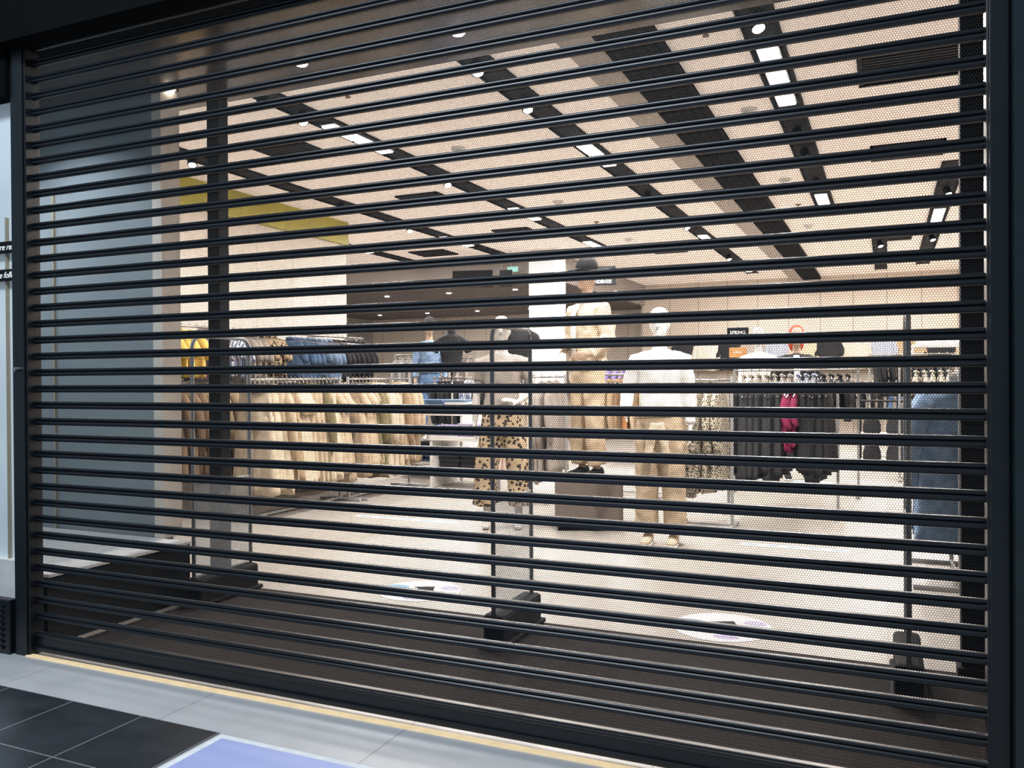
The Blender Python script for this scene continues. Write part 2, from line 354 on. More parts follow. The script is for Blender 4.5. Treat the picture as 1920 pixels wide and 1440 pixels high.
for x, y, wx, wy in ((.17, 6.1, .66, .6), (.17, 8.4, .58, .5), (.17, 10.9, .55, .5), (.17, 13.6, .3, .4), (-4.84, 5.95, .5, .5), (-4.75, 8.3, .5, .5), (-4.7, 10.7, .5, .5), (-3.2, 13.3, .5, .5), (-3.1, 15.6, .5, .5), (-6.7, 11.9, .6, .5)):
    t = root('air_vent', (x, y, H), 'square black slotted air vent in the ceiling', 'air vent', group='ceiling vents')
    bm = bmesh.new()
    for s in (-1, 1):
        add_box(bm, V((s*wx/2, 0, -.01)), (.03, wy+.03, .02)); add_box(bm, V((0, s*wy/2, -.01)), (wx+.03, .03, .02))
    mesh_obj('frame', bm, matte, t)
    bm = bmesh.new(); add_box(bm, V((0, 0, -.002)), (wx, wy, .004))
    for k in range(int(wy/.05)): add_box(bm, V((0, -wy/2+.035+k*.05, -.010)), (wx-.03, .016, .012))
    mesh_obj('louvre', bm, pm('vent_slats', (.02, .017, .016), spec=.2), t)
for x in (-.84, -3.35):
    for y in (6.62, 9.1, 12.0):
        bm = bmesh.new(); cyl(bm, V((0, 0, 0)), V((0, 0, -.02)), .065, .062, 20); cyl(bm, V((0, 0, -.02)), V((0, 0, -.045)), .045, .03, 20)
        tag(mesh_obj('smoke_detector', bm, white, None, (x-.12, y, H), True), 'round white smoke detector', 'smoke detector', 'smoke detectors')
    for y in (4.95, 7.5, 10.5):
        bm = bmesh.new(); cyl(bm, V((0, 0, 0)), V((0, 0, -.01)), .035); cyl(bm, V((0, 0, -.01)), V((0, 0, -.06)), .009); cyl(bm, V((0, 0, -.055)), V((0, 0, -.062)), .02)
        tag(mesh_obj('sprinkler', bm, pm('dull_brass', (.25, .17, .12), rough=.4), None, (x-.12, y, H)), 'small brass ceiling sprinkler', 'sprinkler', 'sprinklers')
for x in (-5.6, -4.6, -3.98, -2.99, -2.0, -.98, .1):
    t = root('downlight', (x, 3.82, S), 'small recessed downlight in the brown soffit', 'downlight', group='entrance downlights')
    tubeobj('ring', [(.04*math.cos(a*math.pi/10), .04*math.sin(a*math.pi/10), -.003) for a in range(20)], .005, chrome, t, n=6, closed=True)
    bm = bmesh.new(); cyl(bm, V((0, 0, 0)), V((0, 0, -.016)), .034, .03); mesh_obj('lens', bm, lensm, t)
for i in range(5):
    for j in range(4):
        bm = bmesh.new(); cyl(bm, V((0, 0, 0)), V((0, 0, -.012)), .05, .04)
        tag(mesh_obj('downlight', bm, lensm, None, (-11.5+i*1.35, 13.8+j*1.3, 2.91)), 'tiny bright downlight in the lower brown ceiling', 'downlight', 'lower ceiling downlights')
for x, y in ((-10.5, 14.5), (-7.5, 14.5), (-9, 17)): area((x, y, 2.88), .3, .3, 90)
# ------------------------------------------------------------ hanging signs
sw = emis('sign_white', (1, 1, 1), .7)
def hsign(x, y, w, h, z, s, sz):
    t = root('hanging_sign', (x, y, z), 'black hanging sign with white lettering', 'sign', rotz=math.radians(12), group='hanging signs')
    bm = bmesh.new(); add_box(bm, V((0, 0, h/2)), (w, .05, h), .004); mesh_obj('panel', bm, matte, t)
    for sx in (-1, 1): tubeobj('wire', [(sx*w*.4, 0, h), (sx*w*.4, 0, H-z)], .004, greym, t, n=6)
    if s: text(s, sz, (0, -.028, .03), sw, t)
hsign(-6.3, 12.5, .68, .28, 2.83, 'PERSONALE', .085); hsign(-5.55, 12.2, .2, .26, 2.78, '', .1); hsign(-4.2, 12.9, .48, .3, 2.80, 'TENDENZE', .07)
t = tag(box('exit_sign', (-5.75, 12.7, 3.08), (-5.57, 12.73, 3.16), emis('exit_green', (.3, .7, .6), .5)), 'small illuminated pale green exit sign', 'sign')
# ------------------------------------------------------------ garments
MESH = {}
def g_body(bm, prof, T, z0, z1, x0=0, n=28, rows=14, folds=5, amp=.012, drop=.25, ph=0):
    rings = []
    for i in range(rows+1):
        s = i/rows; h = prof(s); z = z0+(z1-z0)*s; ring = []
        for k in range(n):
            a = 2*math.pi*k/n; c, sn = math.cos(a), math.sin(a)
            x = h*math.copysign(abs(c)**.8, c)
            y = T*(.55+.45*min(1, s*3))*sn*(1+.3*math.sin(folds*a+ph)*s)+amp*s*math.sin(folds*2.2*x/max(h, .01)+ph)
            ring.append(bm.verts.new((x0+x, y, z-drop*abs(x)*(1-s)**3+.012*math.sin(3*a+ph)*s*s)))
        rings.append(ring)
    for A, B in zip(rings, rings[1:]):
        for k in range(n): bm.faces.new((A[k], A[(k+1) % n], B[(k+1) % n], B[k]))
    bm.faces.new(rings[0][::-1]); bm.faces.new(rings[-1])
def garment_mesh(kind, mk, var=0):
    key = (kind, mk, var)
    if key in MESH: return MESH[key]
    r = random.Random(sum(map(ord, kind+mk))+var*13); bm = bmesh.new(); ph = r.uniform(0, 6); z0 = -.085
    def sleeves(hw, L, rr=.052):
        for s in (-1, 1):
            tube(bm, [(s*(hw-.045), 0, z0-.075), (s*(hw+.0), .005, z0-.15), (s*(hw+.035), 0, z0-.15-L*.4), (s*(hw+.04), -.015, z0-.15-L*.75), (s*(hw+.03), -.03, z0-.15-L)],
                 [(rr, .028), (rr*1.05, .034), (rr, .034), (rr*.85, .03), (rr*.75, .026)], 12)
    def collar(w=.06):
        tube(bm, [(w*math.cos(a*math.pi/6), .022*math.sin(a*math.pi/6), z0+.005+.012*math.sin(a*math.pi/6)) for a in range(12)], (.018, .010), 6, closed=True)
    if kind == 'shirt': g_body(bm, lambda s: .205+.015*s, .035, z0, z0-.62, ph=ph); sleeves(.20, .2); collar()
    elif kind == 'jacket': g_body(bm, lambda s: .215+.01*s, .05, z0, z0-.62, ph=ph); sleeves(.215, .46, .06); collar(.075)
    elif kind == 'coat': g_body(bm, lambda s: .20+.05*s, .050, z0, z0-.98, rows=18, folds=7, amp=.022, ph=ph); sleeves(.21, .5, .06); collar(.075)
    elif kind == 'dress':
        g_body(bm, lambda s: .17-.05*math.sin(min(1, s/.35)*math.pi)*.6+.12*max(0, s-.3), .042, z0, z0-.95, rows=18, folds=9, amp=.026, ph=ph); sleeves(.17, .1, .045)
    elif kind == 'skirt': g_body(bm, lambda s: .16+.12*s, .05, z0+.0, z0-.72, folds=8, amp=.022, drop=0, ph=ph)
    elif kind == 'top': g_body(bm, lambda s: .18+.02*s, .03, z0, z0-.48, ph=ph); sleeves(.18, .14); collar()
    elif kind == 'trousers':
        g_body(bm, lambda s: .17+.03*s, .04, z0, z0-.36, drop=0, folds=5, amp=.010, ph=ph)
        for s in (-1, 1): g_body(bm, lambda q: .10+.05*q, .042, z0-.26, z0-.97, x0=s*.10, n=20, drop=0, folds=6, amp=.024, ph=ph+s)
        g_body(bm, lambda s: .172, .042, z0+.006, z0-.035, drop=0, folds=1, amp=0, rows=2)
    bmesh.ops.recalc_face_normals(bm, faces=bm.faces[:])
    me = bpy.data.meshes.new(kind); bm.to_mesh(me); bm.free()
    for p in me.polygons: p.use_smooth = True
    me.materials.append(F[mk]); MESH[key] = me; return me
bm = bmesh.new()
tube(bm, [(-.012, 0, -.012), (-.010, 0, .004), (0, 0, .012), (.012, 0, .004), (.011, 0, -.02), (0, 0, -.045), (0, 0, -.085)], .0035, 6)
tube(bm, [(-.19, 0, -.125), (-.1, 0, -.098), (0, 0, -.082), (.1, 0, -.098), (.19, 0, -.125)], (.007, .005), 8)
bmesh.ops.recalc_face_normals(bm, faces=bm.faces[:]); hmesh = bpy.data.meshes.new('hanger'); bm.to_mesh(hmesh); bm.free(); hmesh.materials.append(chrome)
CN = {'lightdenim': 'light blue denim', 'denim': 'blue denim', 'leopard': 'leopard print', 'speckle': 'speckled', 'stripe': 'blue striped', 'check': 'purple checked'}
def hang(kind, mk, loc, rz, group, where, sc_=1):
    o = link(kind, garment_mesh(kind, mk, R.randrange(2)), None, loc, rz)
    o.scale = (1, R.uniform(.9, 1.2), sc_)
    tag(o, '%s %s on a hanger %s' % (CN.get(mk, mk), kind, where), kind if kind != 'top' else 'shirt', group)
    link('hanger', hmesh, o)
    return o
def rail_line(p0, p1, z, items, sp, group, where, sc_=1):
    p0, p1 = V(p0), V(p1); d = p1-p0; Ln = d.length; d.normalize(); a = math.atan2(d.y, d.x)+math.pi/2
    n = int(Ln/sp); flat = [it for it in items for _ in range(it[2])]
    for i in range(n):
        it = flat[i*len(flat)//n]; p = p0+d*(i+.5)*Ln/n
        hang(it[0], it[1], (p.x, p.y, z), a+R.uniform(-.16, .16), group, where, sc_*R.uniform(.92, 1.05))
def rack(p0, p1, z, items, sp=.085, group='clothes on a rack', sc_=1):
    p0, p1 = V(p0), V(p1); c = (p0+p1)/2; d = p1-p0; Ln = d.length; a = math.atan2(d.y, d.x)
    t = root('clothes_rack', (c.x, c.y, 0), 'grey metal clothes rail rack filled with hanging garments', 'clothes rack', rotz=a, group='clothes racks')
    h = Ln/2+.06
    tubeobj('rail', [(-h, 0, z), (h, 0, z)], .011, chrome, t)
    for s in (-1, 1):
        bm = bmesh.new(); add_box(bm, V((s*h, 0, z/2+.01)), (.025, .025, z+.03), .003); mesh_obj('upright', bm, greym, t)
        bm = bmesh.new(); add_box(bm, V((s*h, 0, .015)), (.04, .52, .03), .006); mesh_obj('foot', bm, greym, t)
    bm = bmesh.new(); add_box(bm, V((0, 0, .03)), (2*h, .02, .02), .003); mesh_obj('crossbar', bm, greym, t)
    rail_line(p0, p1, z+.013, items, sp, group, 'on a rack', sc_)
def wallrail(p0, p1, z, off, items, sp, group, sc_=1):
    p0, p1 = V(p0), V(p1); t = root('wall_rail', (p0.x, p0.y, z), 'metal wall-mounted clothes rail', 'clothes rail', group='wall rails')
    d = p1-p0; off = V(off)
    tubeobj('rail', [(0, 0, 0), d], .011, chrome, t)
    for f in (0, .5, 1): tubeobj('bracket', [d*f, d*f+off], .009, greym, t, n=8)
    rail_line(p0, p1, z+.013, items, sp, group, 'on a wall rail', sc_)
wallrail((-6.17, 5.7, 0), (-6.17, 7.4, 0), 1.83, (-.29, 0, 0), [('top', 'yellow', 4), ('top', 'check', 3), ('top', 'stripe', 2), ('top', 'taupe', 3), ('top', 'leopard', 3)], .1, 'shirts on upper wall rail', .9)
wallrail((-6.17, 7.6, 0), (-6.17, 9.1, 0), 1.83, (-.29, 0, 0), [('top', 'denim', 3), ('top', 'lightdenim', 3), ('top', 'charcoal', 2), ('top', 'black', 4)], .1, 'shirts on upper wall rail', .95)
wallrail((-6.17, 5.7, 0), (-6.17, 7.4, 0), 1.28, (-.29, 0, 0), [('coat', 'brown', 3), ('coat', 'tan', 4), ('jacket', 'taupe', 2), ('jacket', 'grey', 4)], .11, 'coats on lower wall rail', .9)
wallrail((-6.17, 7.6, 0), (-6.17, 9.1, 0), 1.28, (-.29, 0, 0), [('dress', 'beige', 3), ('trousers', 'tan', 3)], .12, 'garments on lower wall rail', .9)
rack((-5.4, 6.15, 0), (-5.4, 7.45, 0), 1.31, [('trousers', 'sand', 2), ('coat', 'beige', 1), ('trousers', 'tan', 1), ('dress', 'sand', 2), ('trousers', 'beige', 2), ('coat', 'olive', 1), ('trousers', 'sand', 2), ('dress', 'beige', 2)], .062, 'beige trousers on a rack', 1.02)
rack((-5.35, 7.65, 0), (-5.35, 8.80, 0), 1.31, [('dress', 'beige', 2), ('coat', 'olive', 1), ('coat', 'sand', 2), ('trousers', 'beige', 2), ('coat', 'tan', 1), ('coat', 'beige', 1), ('dress', 'olive', 1)], .064, 'beige coats on a rack')
rack((-6.0, 10.75, 0), (-4.7, 10.75, 0), 1.32, [('jacket', 'charcoal', 4), ('jacket', 'stripe', 3), ('shirt', 'black', 4), ('shirt', 'speckle', 3)], .085, 'dark tops on a rack')
rack((-3.75, 8.15, 0), (-3.1, 8.15, 0), 1.32, [('dress', 'pink', 3), ('dress', 'cream', 2), ('coat', 'taupe', 3)], .08, 'pale dresses on a rack')
rack((-3.0, 9.1, 0), (-2.3, 9.1, 0), 1.34, [('jacket', 'tan', 3), ('shirt', 'orange', 1), ('jacket', 'beige', 3)], .09, 'tan jackets on a rack')
rack((-1.62, 7.35, 0), (-1.28, 7.35, 0), 1.28, [('coat', 'speckle', 5)], .075, 'speckled coats on a rack', .95)
rack((-1.36, 8.35, 0), (-.48, 8.35, 0), 1.24, [('skirt', 'charcoal', 6), ('top', 'burgundy', 2), ('skirt', 'black', 4)], .052, 'dark skirts on a rack', 1.10)
rack((-1.55, 9.9, 0), (-.35, 9.9, 0), 1.38, [('top', 'speckle', 3), ('top', 'taupe', 2), ('top', 'stripe', 2), ('top', 'black', 3)], .08, 'patterned tops on a rack')
rack((.40, 5.75, 0), (.40, 6.45, 0), 1.30, [('coat', 'lightdenim', 5), ('coat', 'denim', 3)], .075, 'blue denim coats on a rack')
rack((-8.2, 13.2, 0), (-6.6, 13.2, 0), 1.75, [('jacket', 'grey', 4), ('shirt', 'pink', 3), ('jacket', 'taupe', 3)], .14, 'jackets on a rear rack')
rack((-10.5, 12.2, 0), (-8.7, 12.2, 0), 1.7, [('shirt', 'beige', 4), ('shirt', 'stripe', 3), ('jacket', 'charcoal', 3)], .15, 'shirts on a rear rack')
rack((-3.9, 12.2, 0), (-2.9, 12.2, 0), 1.5, [('shirt', 'purple', 2), ('shirt', 'brown', 3), ('jacket', 'black', 3)], .11, 'shirts on a middle rack')
rack((.2, 11.6, 0), (1.1, 11.6, 0), 1.42, [('top', 'speckle', 4), ('jacket', 'grey', 3)], .09, 'speckled tops on a rack')
rack((-.2, 14.6, 0), (.9, 14.6, 0), 1.65, [('shirt', 'black', 4), ('jacket', 'charcoal', 3)], .11, 'black shirts on a rack')
t = root('wall_rail', (-1.2, 17.95, 2.15), 'long metal rail along the back wall', 'clothes rail', group='wall rails')
tubeobj('rail', [(-2.9, 0, 0), (2.9, 0, 0)], .012, chrome, t)
for f in (-2.8, 0, 2.8): tubeobj('bracket', [(f, 0, 0), (f, .25, 0)], .01, greym, t, n=8)
cs = ['charcoal', 'cream', 'black', 'taupe', 'stripe', 'beige', 'black', 'sand', 'stripe', 'tan', 'black', 'beige']
for i, c in enumerate(cs): hang('jacket' if i % 2 else 'shirt', c, (-4.0+i*.49, 17.95, 2.163), R.uniform(-.1, .1), 'display shirts on the back wall', 'on the back wall')
wallrail((-4.3, 17.8, 0), (1.6, 17.8, 0), 1.25, (0, .39, 0), [('shirt', 'charcoal', 2), ('shirt', 'beige', 2), ('shirt', 'grey', 3), ('shirt', 'black', 3), ('shirt', 'denim', 2), ('shirt', 'tan', 2)], .16, 'shirts along the back wall')
wallrail((-11.9, 18.8, 0), (-5.6, 18.8, 0), 1.6, (0, .39, 0), [('shirt', 'grey', 2), ('shirt', 'beige', 2), ('shirt', 'pink', 2), ('shirt', 'denim', 2), ('shirt', 'cream', 3)], .26, 'shirts along the rear wall')
# ------------------------------------------------------------ tables and folded clothes
def folded(mk):
    key = ('folded', mk)
    if key in MESH: return MESH[key]
    bm = bmesh.new(); add_box(bm, V((0, 0, .0125)), (.27, .32, .011), .005); add_box(bm, V((0, -.005, .024)), (.265, .31, .013), .006); add_box(bm, V((.002, 0, .0055)), (.262, .315, .011), .005)
    me = bpy.data.meshes.new('folded'); bm.to_mesh(me); bm.free(); me.materials.append(F[mk]); MESH[key] = me; return me
def stack(x, y, z, mks, n, rz=0, g='folded clothes on tables'):
    for i in range(n):
        mk = mks[i % len(mks)]
        o = link('folded_garment', folded(mk), None, (x+R.uniform(-.008, .008), y+R.uniform(-.008, .008), z+.031*i), rz+R.uniform(-.05, .05))
        tag(o, '%s folded garment in a neat stack' % CN.get(mk, mk), 'folded clothes', g)
def table(x, y, sx, sy, h, rz=0):
    t = root('display_table', (x, y, 0), 'white display table with a lower shelf holding folded clothes', 'display table', rotz=rz, group='display tables')
    bm = bmesh.new(); add_box(bm, V((0, 0, h-.025)), (sx, sy, .05), .005); mesh_obj('table_top', bm, white, t)
    bm = bmesh.new(); add_box(bm, V((0, 0, .2)), (sx-.06, sy-.06, .03), .004); mesh_obj('shelf', bm, white, t)
    for a in (-1, 1):
        bm = bmesh.new(); add_box(bm, V((a*(sx/2-.02), 0, (h-.05)/2)), (.035, sy-.03, h-.05), .004); mesh_obj('side_panel', bm, white, t)
table(-4.55, 9.15, .95, .75, .62); table(-5.45, 9.85, .95, .6, .88)
for i, (dx, mk) in enumerate(((-.31, ('lilac', 'purple')), (0, ('purple', 'lilac', 'white')), (.31, ('white', 'lilac')))): stack(-4.55+dx, 9.0, .62, mk, 4+i % 2)
for i, (dx, mk) in enumerate(((-.3, ('denim', 'lightdenim')), (0, ('denim',)), (.3, ('lightdenim', 'white')))): stack(-5.45+dx, 9.8, .88, mk, 5)
for dx in (-.29, 0, .29): stack(-4.55+dx, 9.1, .215, ('black', 'charcoal'), 8)
for dx in (-.29, 0, .29): stack(-5.45+dx, 9.8, .215, ('denim', 'black'), 8)
t = root('wire_stand', (.1, 12.9, 0), 'black wire shelving stand with handbags', 'shelf stand')
for sx in (-.45, .45):
    for sy in (-.2, .2): tubeobj('post', [(sx, sy, 0), (sx, sy, .98)], .012, matte, t, n=8)
for z in (.12, .5, .96):
    bm = bmesh.new(); add_box(bm, V((0, 0, z)), (.92, .42, .02), .004); mesh_obj('shelf', bm, white if z < .9 else matte, t)
for z in (.13, .51):
    for k, mk in enumerate(('black', 'charcoal', 'taupe')):
        x = -.2+k*.3
        b = root('handbag', (x, 12.85, z), '%s handbag standing on a wire shelf' % mk, 'handbag', group='handbags')
        bm = bmesh.new(); tube(bm, [(0, 0, .0), (0, 0, .02), (0, 0, .12), (0, 0, .2)], [(.1, .05), (.12, .06), (.115, .05), (.09, .02)], 20); mesh_obj('body', bm, F[mk], b, smooth=True)
        tubeobj('handle', [(-.06, 0, .19), (-.05, 0, .27), (0, 0, .30), (.05, 0, .27), (.06, 0, .19)], .006, F[mk], b)
t = root('shoe_shelf', (.9, 14.9, 0), 'white shelf unit with sneakers on top', 'shelf unit')
bm = bmesh.new(); add_box(bm, V((0, 0, 1.78)), (1.1, .35, .04), .004); mesh_obj('top_shelf', bm, white, t)
for s in (-.53, .53):
    bm = bmesh.new(); add_box(bm, V((s, 0, .88)), (.03, .33, 1.76), .004); mesh_obj('side_panel', bm, white, t)
def shoe(name, mat, sole, parent, loc, rz=0):
    t = bpy.data.objects.new(name, None); col.objects.link(t); t.location = loc; t.rotation_euler[2] = rz; t.empty_display_size = .05
    if parent: t.parent = parent
    bm = bmesh.new(); tube(bm, [(0, .085, .055), (0, .07, .055), (0, .02, .055), (0, -.06, .04), (0, -.13, .035), (0, -.165, .03)], [(.02, .02), (.036, .045), (.038, .05), (.042, .032), (.040, .024), (.02, .014)], 14, ref=(1, 0, 0))
    mesh_obj('upper', bm, mat, t, smooth=True)
    bm = bmesh.new(); tube(bm, [(0, .095, .012), (0, .07, .012), (0, -.06, .012), (0, -.14, .012), (0, -.175, .014)], [(.022, .012), (.04, .012), (.045, .012), (.042, .012), (.02, .01)], 14, ref=(1, 0, 0)); mesh_obj('sole', bm, sole, t, smooth=True)
    return t
for k in range(6):
    s = shoe('sneaker', F['white'] if k < 4 else F['black'], F['white'], None, (.5+k*.13+(k//2)*.06, 14.88, 1.80), 1.2); tag(s, '%s sneaker on a white shelf' % ('white' if k < 4 else 'black'), 'shoe', 'sneakers on shelf')
# ------------------------------------------------------------ mannequins
def hand(bm, w, d, nrm, s=1):
    d = d.normalized(); nrm = (nrm-d*nrm.dot(d)).normalized(); sd = d.cross(nrm)*s
    tube(bm, [w, w+d*.03, w+d*.07, w+d*.095], [(.024, .016), (.034, .016), (.040, .015), (.036, .012)], 12, ref=sd)
    for k, L in enumerate((.068, .078, .072, .055)):
        b = w+d*.085+sd*(.028-.0185*k); f = (d+sd*(.10-.07*k)).normalized()
        tube(bm, [b, b+f*L*.5, b+f*L*.8+nrm*.008, b+f*L+nrm*.018], [.0088, .008, .0075, .006], 8)
    b = w+d*.02+sd*.026; f = (d*.7+sd*.7).normalized(); tube(bm, [b, b+f*.03, b+f*.055+nrm*.006, b+(f*.075+nrm*.014)], [.012, .0105, .009, .007], 8)
def finish(name, bm, mat, parent, vox, sm=3, disp=0):
    o = mesh_obj(name, bm, mat, parent, smooth=True)
    m = o.modifiers.new('remesh', 'REMESH'); m.mode = 'VOXEL'; m.voxel_size = vox; m.use_smooth_shade = True
    if disp:
        tx = bpy.data.textures.new('wrinkle', 'CLOUDS'); tx.noise_scale = .09; d = o.modifiers.new('wrinkle', 'DISPLACE'); d.texture = tx; d.strength = disp; d.mid_level = .5
    m = o.modifiers.new('smooth', 'SMOOTH'); m.iterations = sm; m.factor = .5
    return o
def mannequin(loc, rz, label, skin, topc, legc, arms, wide=.0, leg_len=.1, stance=.1, hat=None, hair=None, glasses=False, shoes=None, tied=None, long_sleeve=True, shirt_open=None, vox=.008, group='mannequins', belt=None, bulk=0.0):
    t = root('mannequin', loc, label, 'mannequin', rotz=rz, group=group)
    bm = bmesh.new()
    tube(bm, [(0, 0, z) for z in (.84, .90, .97, 1.06, 1.14, 1.24, 1.34, 1.42, 1.475, 1.51, 1.54, 1.60, 1.64)],
         [(.09, .07), (.155, .10), (.165, .105), (.14, .09), (.118, .08), (.13, .088), (.15, .105), (.16, .095), (.14, .075), (.075, .055), (.052, .05), (.047, .048), (.045, .046)], 20, ref=(1, 0, 0))
    tube(bm, [(0, -.008, z) for z in (1.605, 1.625, 1.66, 1.70, 1.745, 1.79, 1.82, 1.842, 1.852)],
         [(.028, .045), (.045, .066), (.058, .082), (.068, .092), (.076, .098), (.075, .097), (.065, .085), (.043, .058), (.018, .022)], 18, ref=(1, 0, 0))
    tube(bm, [(0, -.098, 1.745), (0, -.112, 1.715), (0, -.118, 1.70), (0, -.098, 1.693)], [.007, .010, .013, .009], 8)
    ellip(bm, V((0, -.085, 1.664)), (.022, .014, .008)); ellip(bm, V((0, -.085, 1.652)), (.018, .013, .008)); ellip(bm, V((0, -.078, 1.632)), (.022, .018, .016))
    for s in (-1, 1):
        ellip(bm, V((s*.073, .005, 1.712)), (.008, .018, .03)); ellip(bm, V((s*.030, -.094, 1.733)), (.014, .007, .008)); ellip(bm, V((s*.032, -.092, 1.756)), (.02, .008, .005))
        sh_, el, wr, hd = [V((s*p[0], p[1], p[2])) for p in arms[0 if s < 0 else 1]]
        tube(bm, [V((s*.10, 0, 1.45)), sh_, sh_.lerp(el, .5), el, el.lerp(wr, .35), wr], [.05, .05, .043, .034, .036, .024], 14)
        hand(bm, wr, hd-wr, V((-s*.8, -.3, 0)), s)
        k = V((s*(stance+.0), -.015, .50)); an = V((s*(stance+.01), .015, .085))
        tube(bm, [V((s*.085, 0, .93)), V((s*.09, -.005, .80)), k, k.lerp(an, .35)+V((0, .015, 0)), an], [.08, .078, .052, .05, .033], 14)
        tube(bm, [an+V((0, .04, -.045)), an+V((0, 0, -.035)), an+V((0, -.08, -.055)), an+V((0, -.16, -.067))], [(.026, .03), (.033, .045), (.038, .026), (.03, .014)], 12, ref=(1, 0, 0))
    finish('body', bm, skin, t, vox, 4)
    bm = bmesh.new()
    tube(bm, [(0, 0, z) for z in (.80, .88, .95, 1.02, 1.09, 1.11)], [(.12, .10), (.175, .125), (.182, .12), (.165, .108), (.142, .10), (.140, .098)], 20, ref=(1, 0, 0))
    for s in (-1, 1):
        tube(bm, [(s*.085, 0, .95), (s*.095, 0, .8), (s*(stance+.01), -.01, .5), (s*(stance+.015+wide*.3), .0, .3), (s*(stance+.02+wide*.3), .01, leg_len)],
             [.092, (.098+wide*.3, .1), (.075+wide*.8, .078+wide*.5), (.075+wide*1.0, .08+wide*.7), (.07+wide*1.1, .085+wide*.7)], 16)
    finish('trousers', bm, F[legc], t, .013, 2, .03)
    bm = bmesh.new(); u = bulk
    tube(bm, [(0, 0, z) for z in (1.02-u*3, 1.1, 1.2, 1.34, 1.43, 1.48, 1.515, 1.525)],
         [(.18+u, .13+u), (.158+u*1.5, .118+u), (.148+u*1.5, .108+u), (.168+u, .125+u), (.178+u*.6, .112+u*.5), (.155, .092), (.085, .07), (.075, .066)], 20, ref=(1, 0, 0))
    for s in (-1, 1):
        sh_, el, wr, hd = [V((s*p[0], p[1], p[2])) for p in arms[0 if s < 0 else 1]]
        P = [V((s*.1, 0, 1.45)), sh_, sh_.lerp(el, .55)]; Q_ = [.066, .068+u*.4, .062+u*.6]
        if long_sleeve: P += [el, el.lerp(wr, .5), el.lerp(wr, .92)]; Q_ += [.056+u*.5, .05+u*.3, .042]
        tube(bm, P, Q_, 14)
    finish('top', bm, F[topc], t, .012, 2, .02+u)
    if belt:
        tubeobj('belt', [(.175*math.cos(a*math.pi/12), .132*math.sin(a*math.pi/12), 1.045) for a in range(24)], (.022, .008), belt, t, closed=True)
    if shirt_open:
        bm = bmesh.new(); y = -.127-u
        tube(bm, [(-.01, -.085, 1.5), (-.01, y, 1.4), (-.01, y, 1.25), (-.01, y, 1.05)], [(.035, .01)]*4, 10, ref=(1, 0, 0)); mesh_obj('undershirt', bm, F[shirt_open], t, smooth=True)
    if tied:
        bm = bmesh.new()
        tube(bm, [(0, .04, z) for z in (.99, .95, .8, .64)], [(.175, .10), (.19, .115), (.20, .115), (.21, .11)], 22, ref=(1, 0, 0))
        for s in (-1, 1): tube(bm, [(s*.02, -.135, .96), (s*.05, -.15, .85), (s*.07, -.16, .68)], [(.035, .02), (.038, .02), (.035, .018)], 10)
        finish('tied_jacket', bm, F[tied], t, .012, 2, .03)
    if shoes:
        for s in (-1, 1): shoe('shoe', shoes, F['white'], t, (s*(stance+.01), .0, 0))
    if hair:
        bm = bmesh.new(); ellip(bm, V((0, .012, 1.765)), (.092, .105, .112)); ellip(bm, V((0, .05, 1.66)), (.095, .06, .13)); finish('hair', bm, hair, t, .01)
    if hat:
        bm = bmesh.new(); tube(bm, [(0, 0, z) for z in (1.77, 1.81, 1.86, 1.895, 1.905)], [(.088, .112), (.088, .11), (.078, .098), (.05, .065), (.01, .01)], 20, ref=(1, 0, 0)); mesh_obj('cap_crown', bm, hat, t, smooth=True)
        bm = bmesh.new(); tube(bm, [(0, -.07, 1.782), (0, -.12, 1.785), (0, -.17, 1.775), (0, -.195, 1.765)], [(.08, .006), (.082, .006), (.065, .005), (.03, .004)], 16, ref=(1, 0, 0)); mesh_obj('cap_brim', bm, hat, t, smooth=True)
    if glasses:
        bm = bmesh.new()
        for s in (-1, 1): ellip(bm, V((s*.034, -.108, 1.735)), (.028, .006, .02)); tube(bm, [(s*.06, -.1, 1.74), (s*.078, 0, 1.735)], .003, 6)
        tube(bm, [(-.012, -.112, 1.74), (.012, -.112, 1.74)], .003, 6); mesh_obj('sunglasses', bm, pm('purple_lens', (.05, .02, .06), rough=.1), t, smooth=True)
    return t
down = ((.185, 0, 1.44), (.225, .02, 1.17), (.235, -.04, .93), (.235, -.06, .85))
bent = ((.185, 0, 1.44), (.27, .04, 1.20), (.15, -.14, 1.10), (.07, -.18, 1.12))
bent2 = ((.185, 0, 1.44), (.26, .03, 1.19), (.24, -.19, 1.05), (.22, -.28, 1.04))
skinw = pm('white_mannequin_skin', (.86, .85, .83), rough=.35); sking = pm('grey_mannequin_skin', (.50, .48, .46), rough=.35); skint = pm('tan_mannequin_skin', (.36, .25, .18), rough=.45)
mannequin((-3.08, 6.67, 0), .35, 'grey mannequin in grey top and wide leopard print trousers', sking, 'taupe', 'leopard', (down, bent), wide=.035, leg_len=.20, stance=.13, long_sleeve=False)
mannequin((-2.42, 7.05, .42), -.55, 'mannequin in black cap, sunglasses and tan shirt on a plinth', skint, 'sand', 'beige', (bent, bent2), wide=.01, leg_len=.12, stance=.09, hat=F['black'], glasses=True, shoes=F['black'], shirt_open='white', bulk=.026).scale = (1, 1, 1.03)
mannequin((-1.62, 6.45, 0), .1, 'white mannequin in white sweater with jacket tied over beige trousers', skinw, 'white', 'beige', (bent2, down), wide=.02, leg_len=.10, stance=.09, belt=F['black'], tied='sand', shoes=F['sand'])
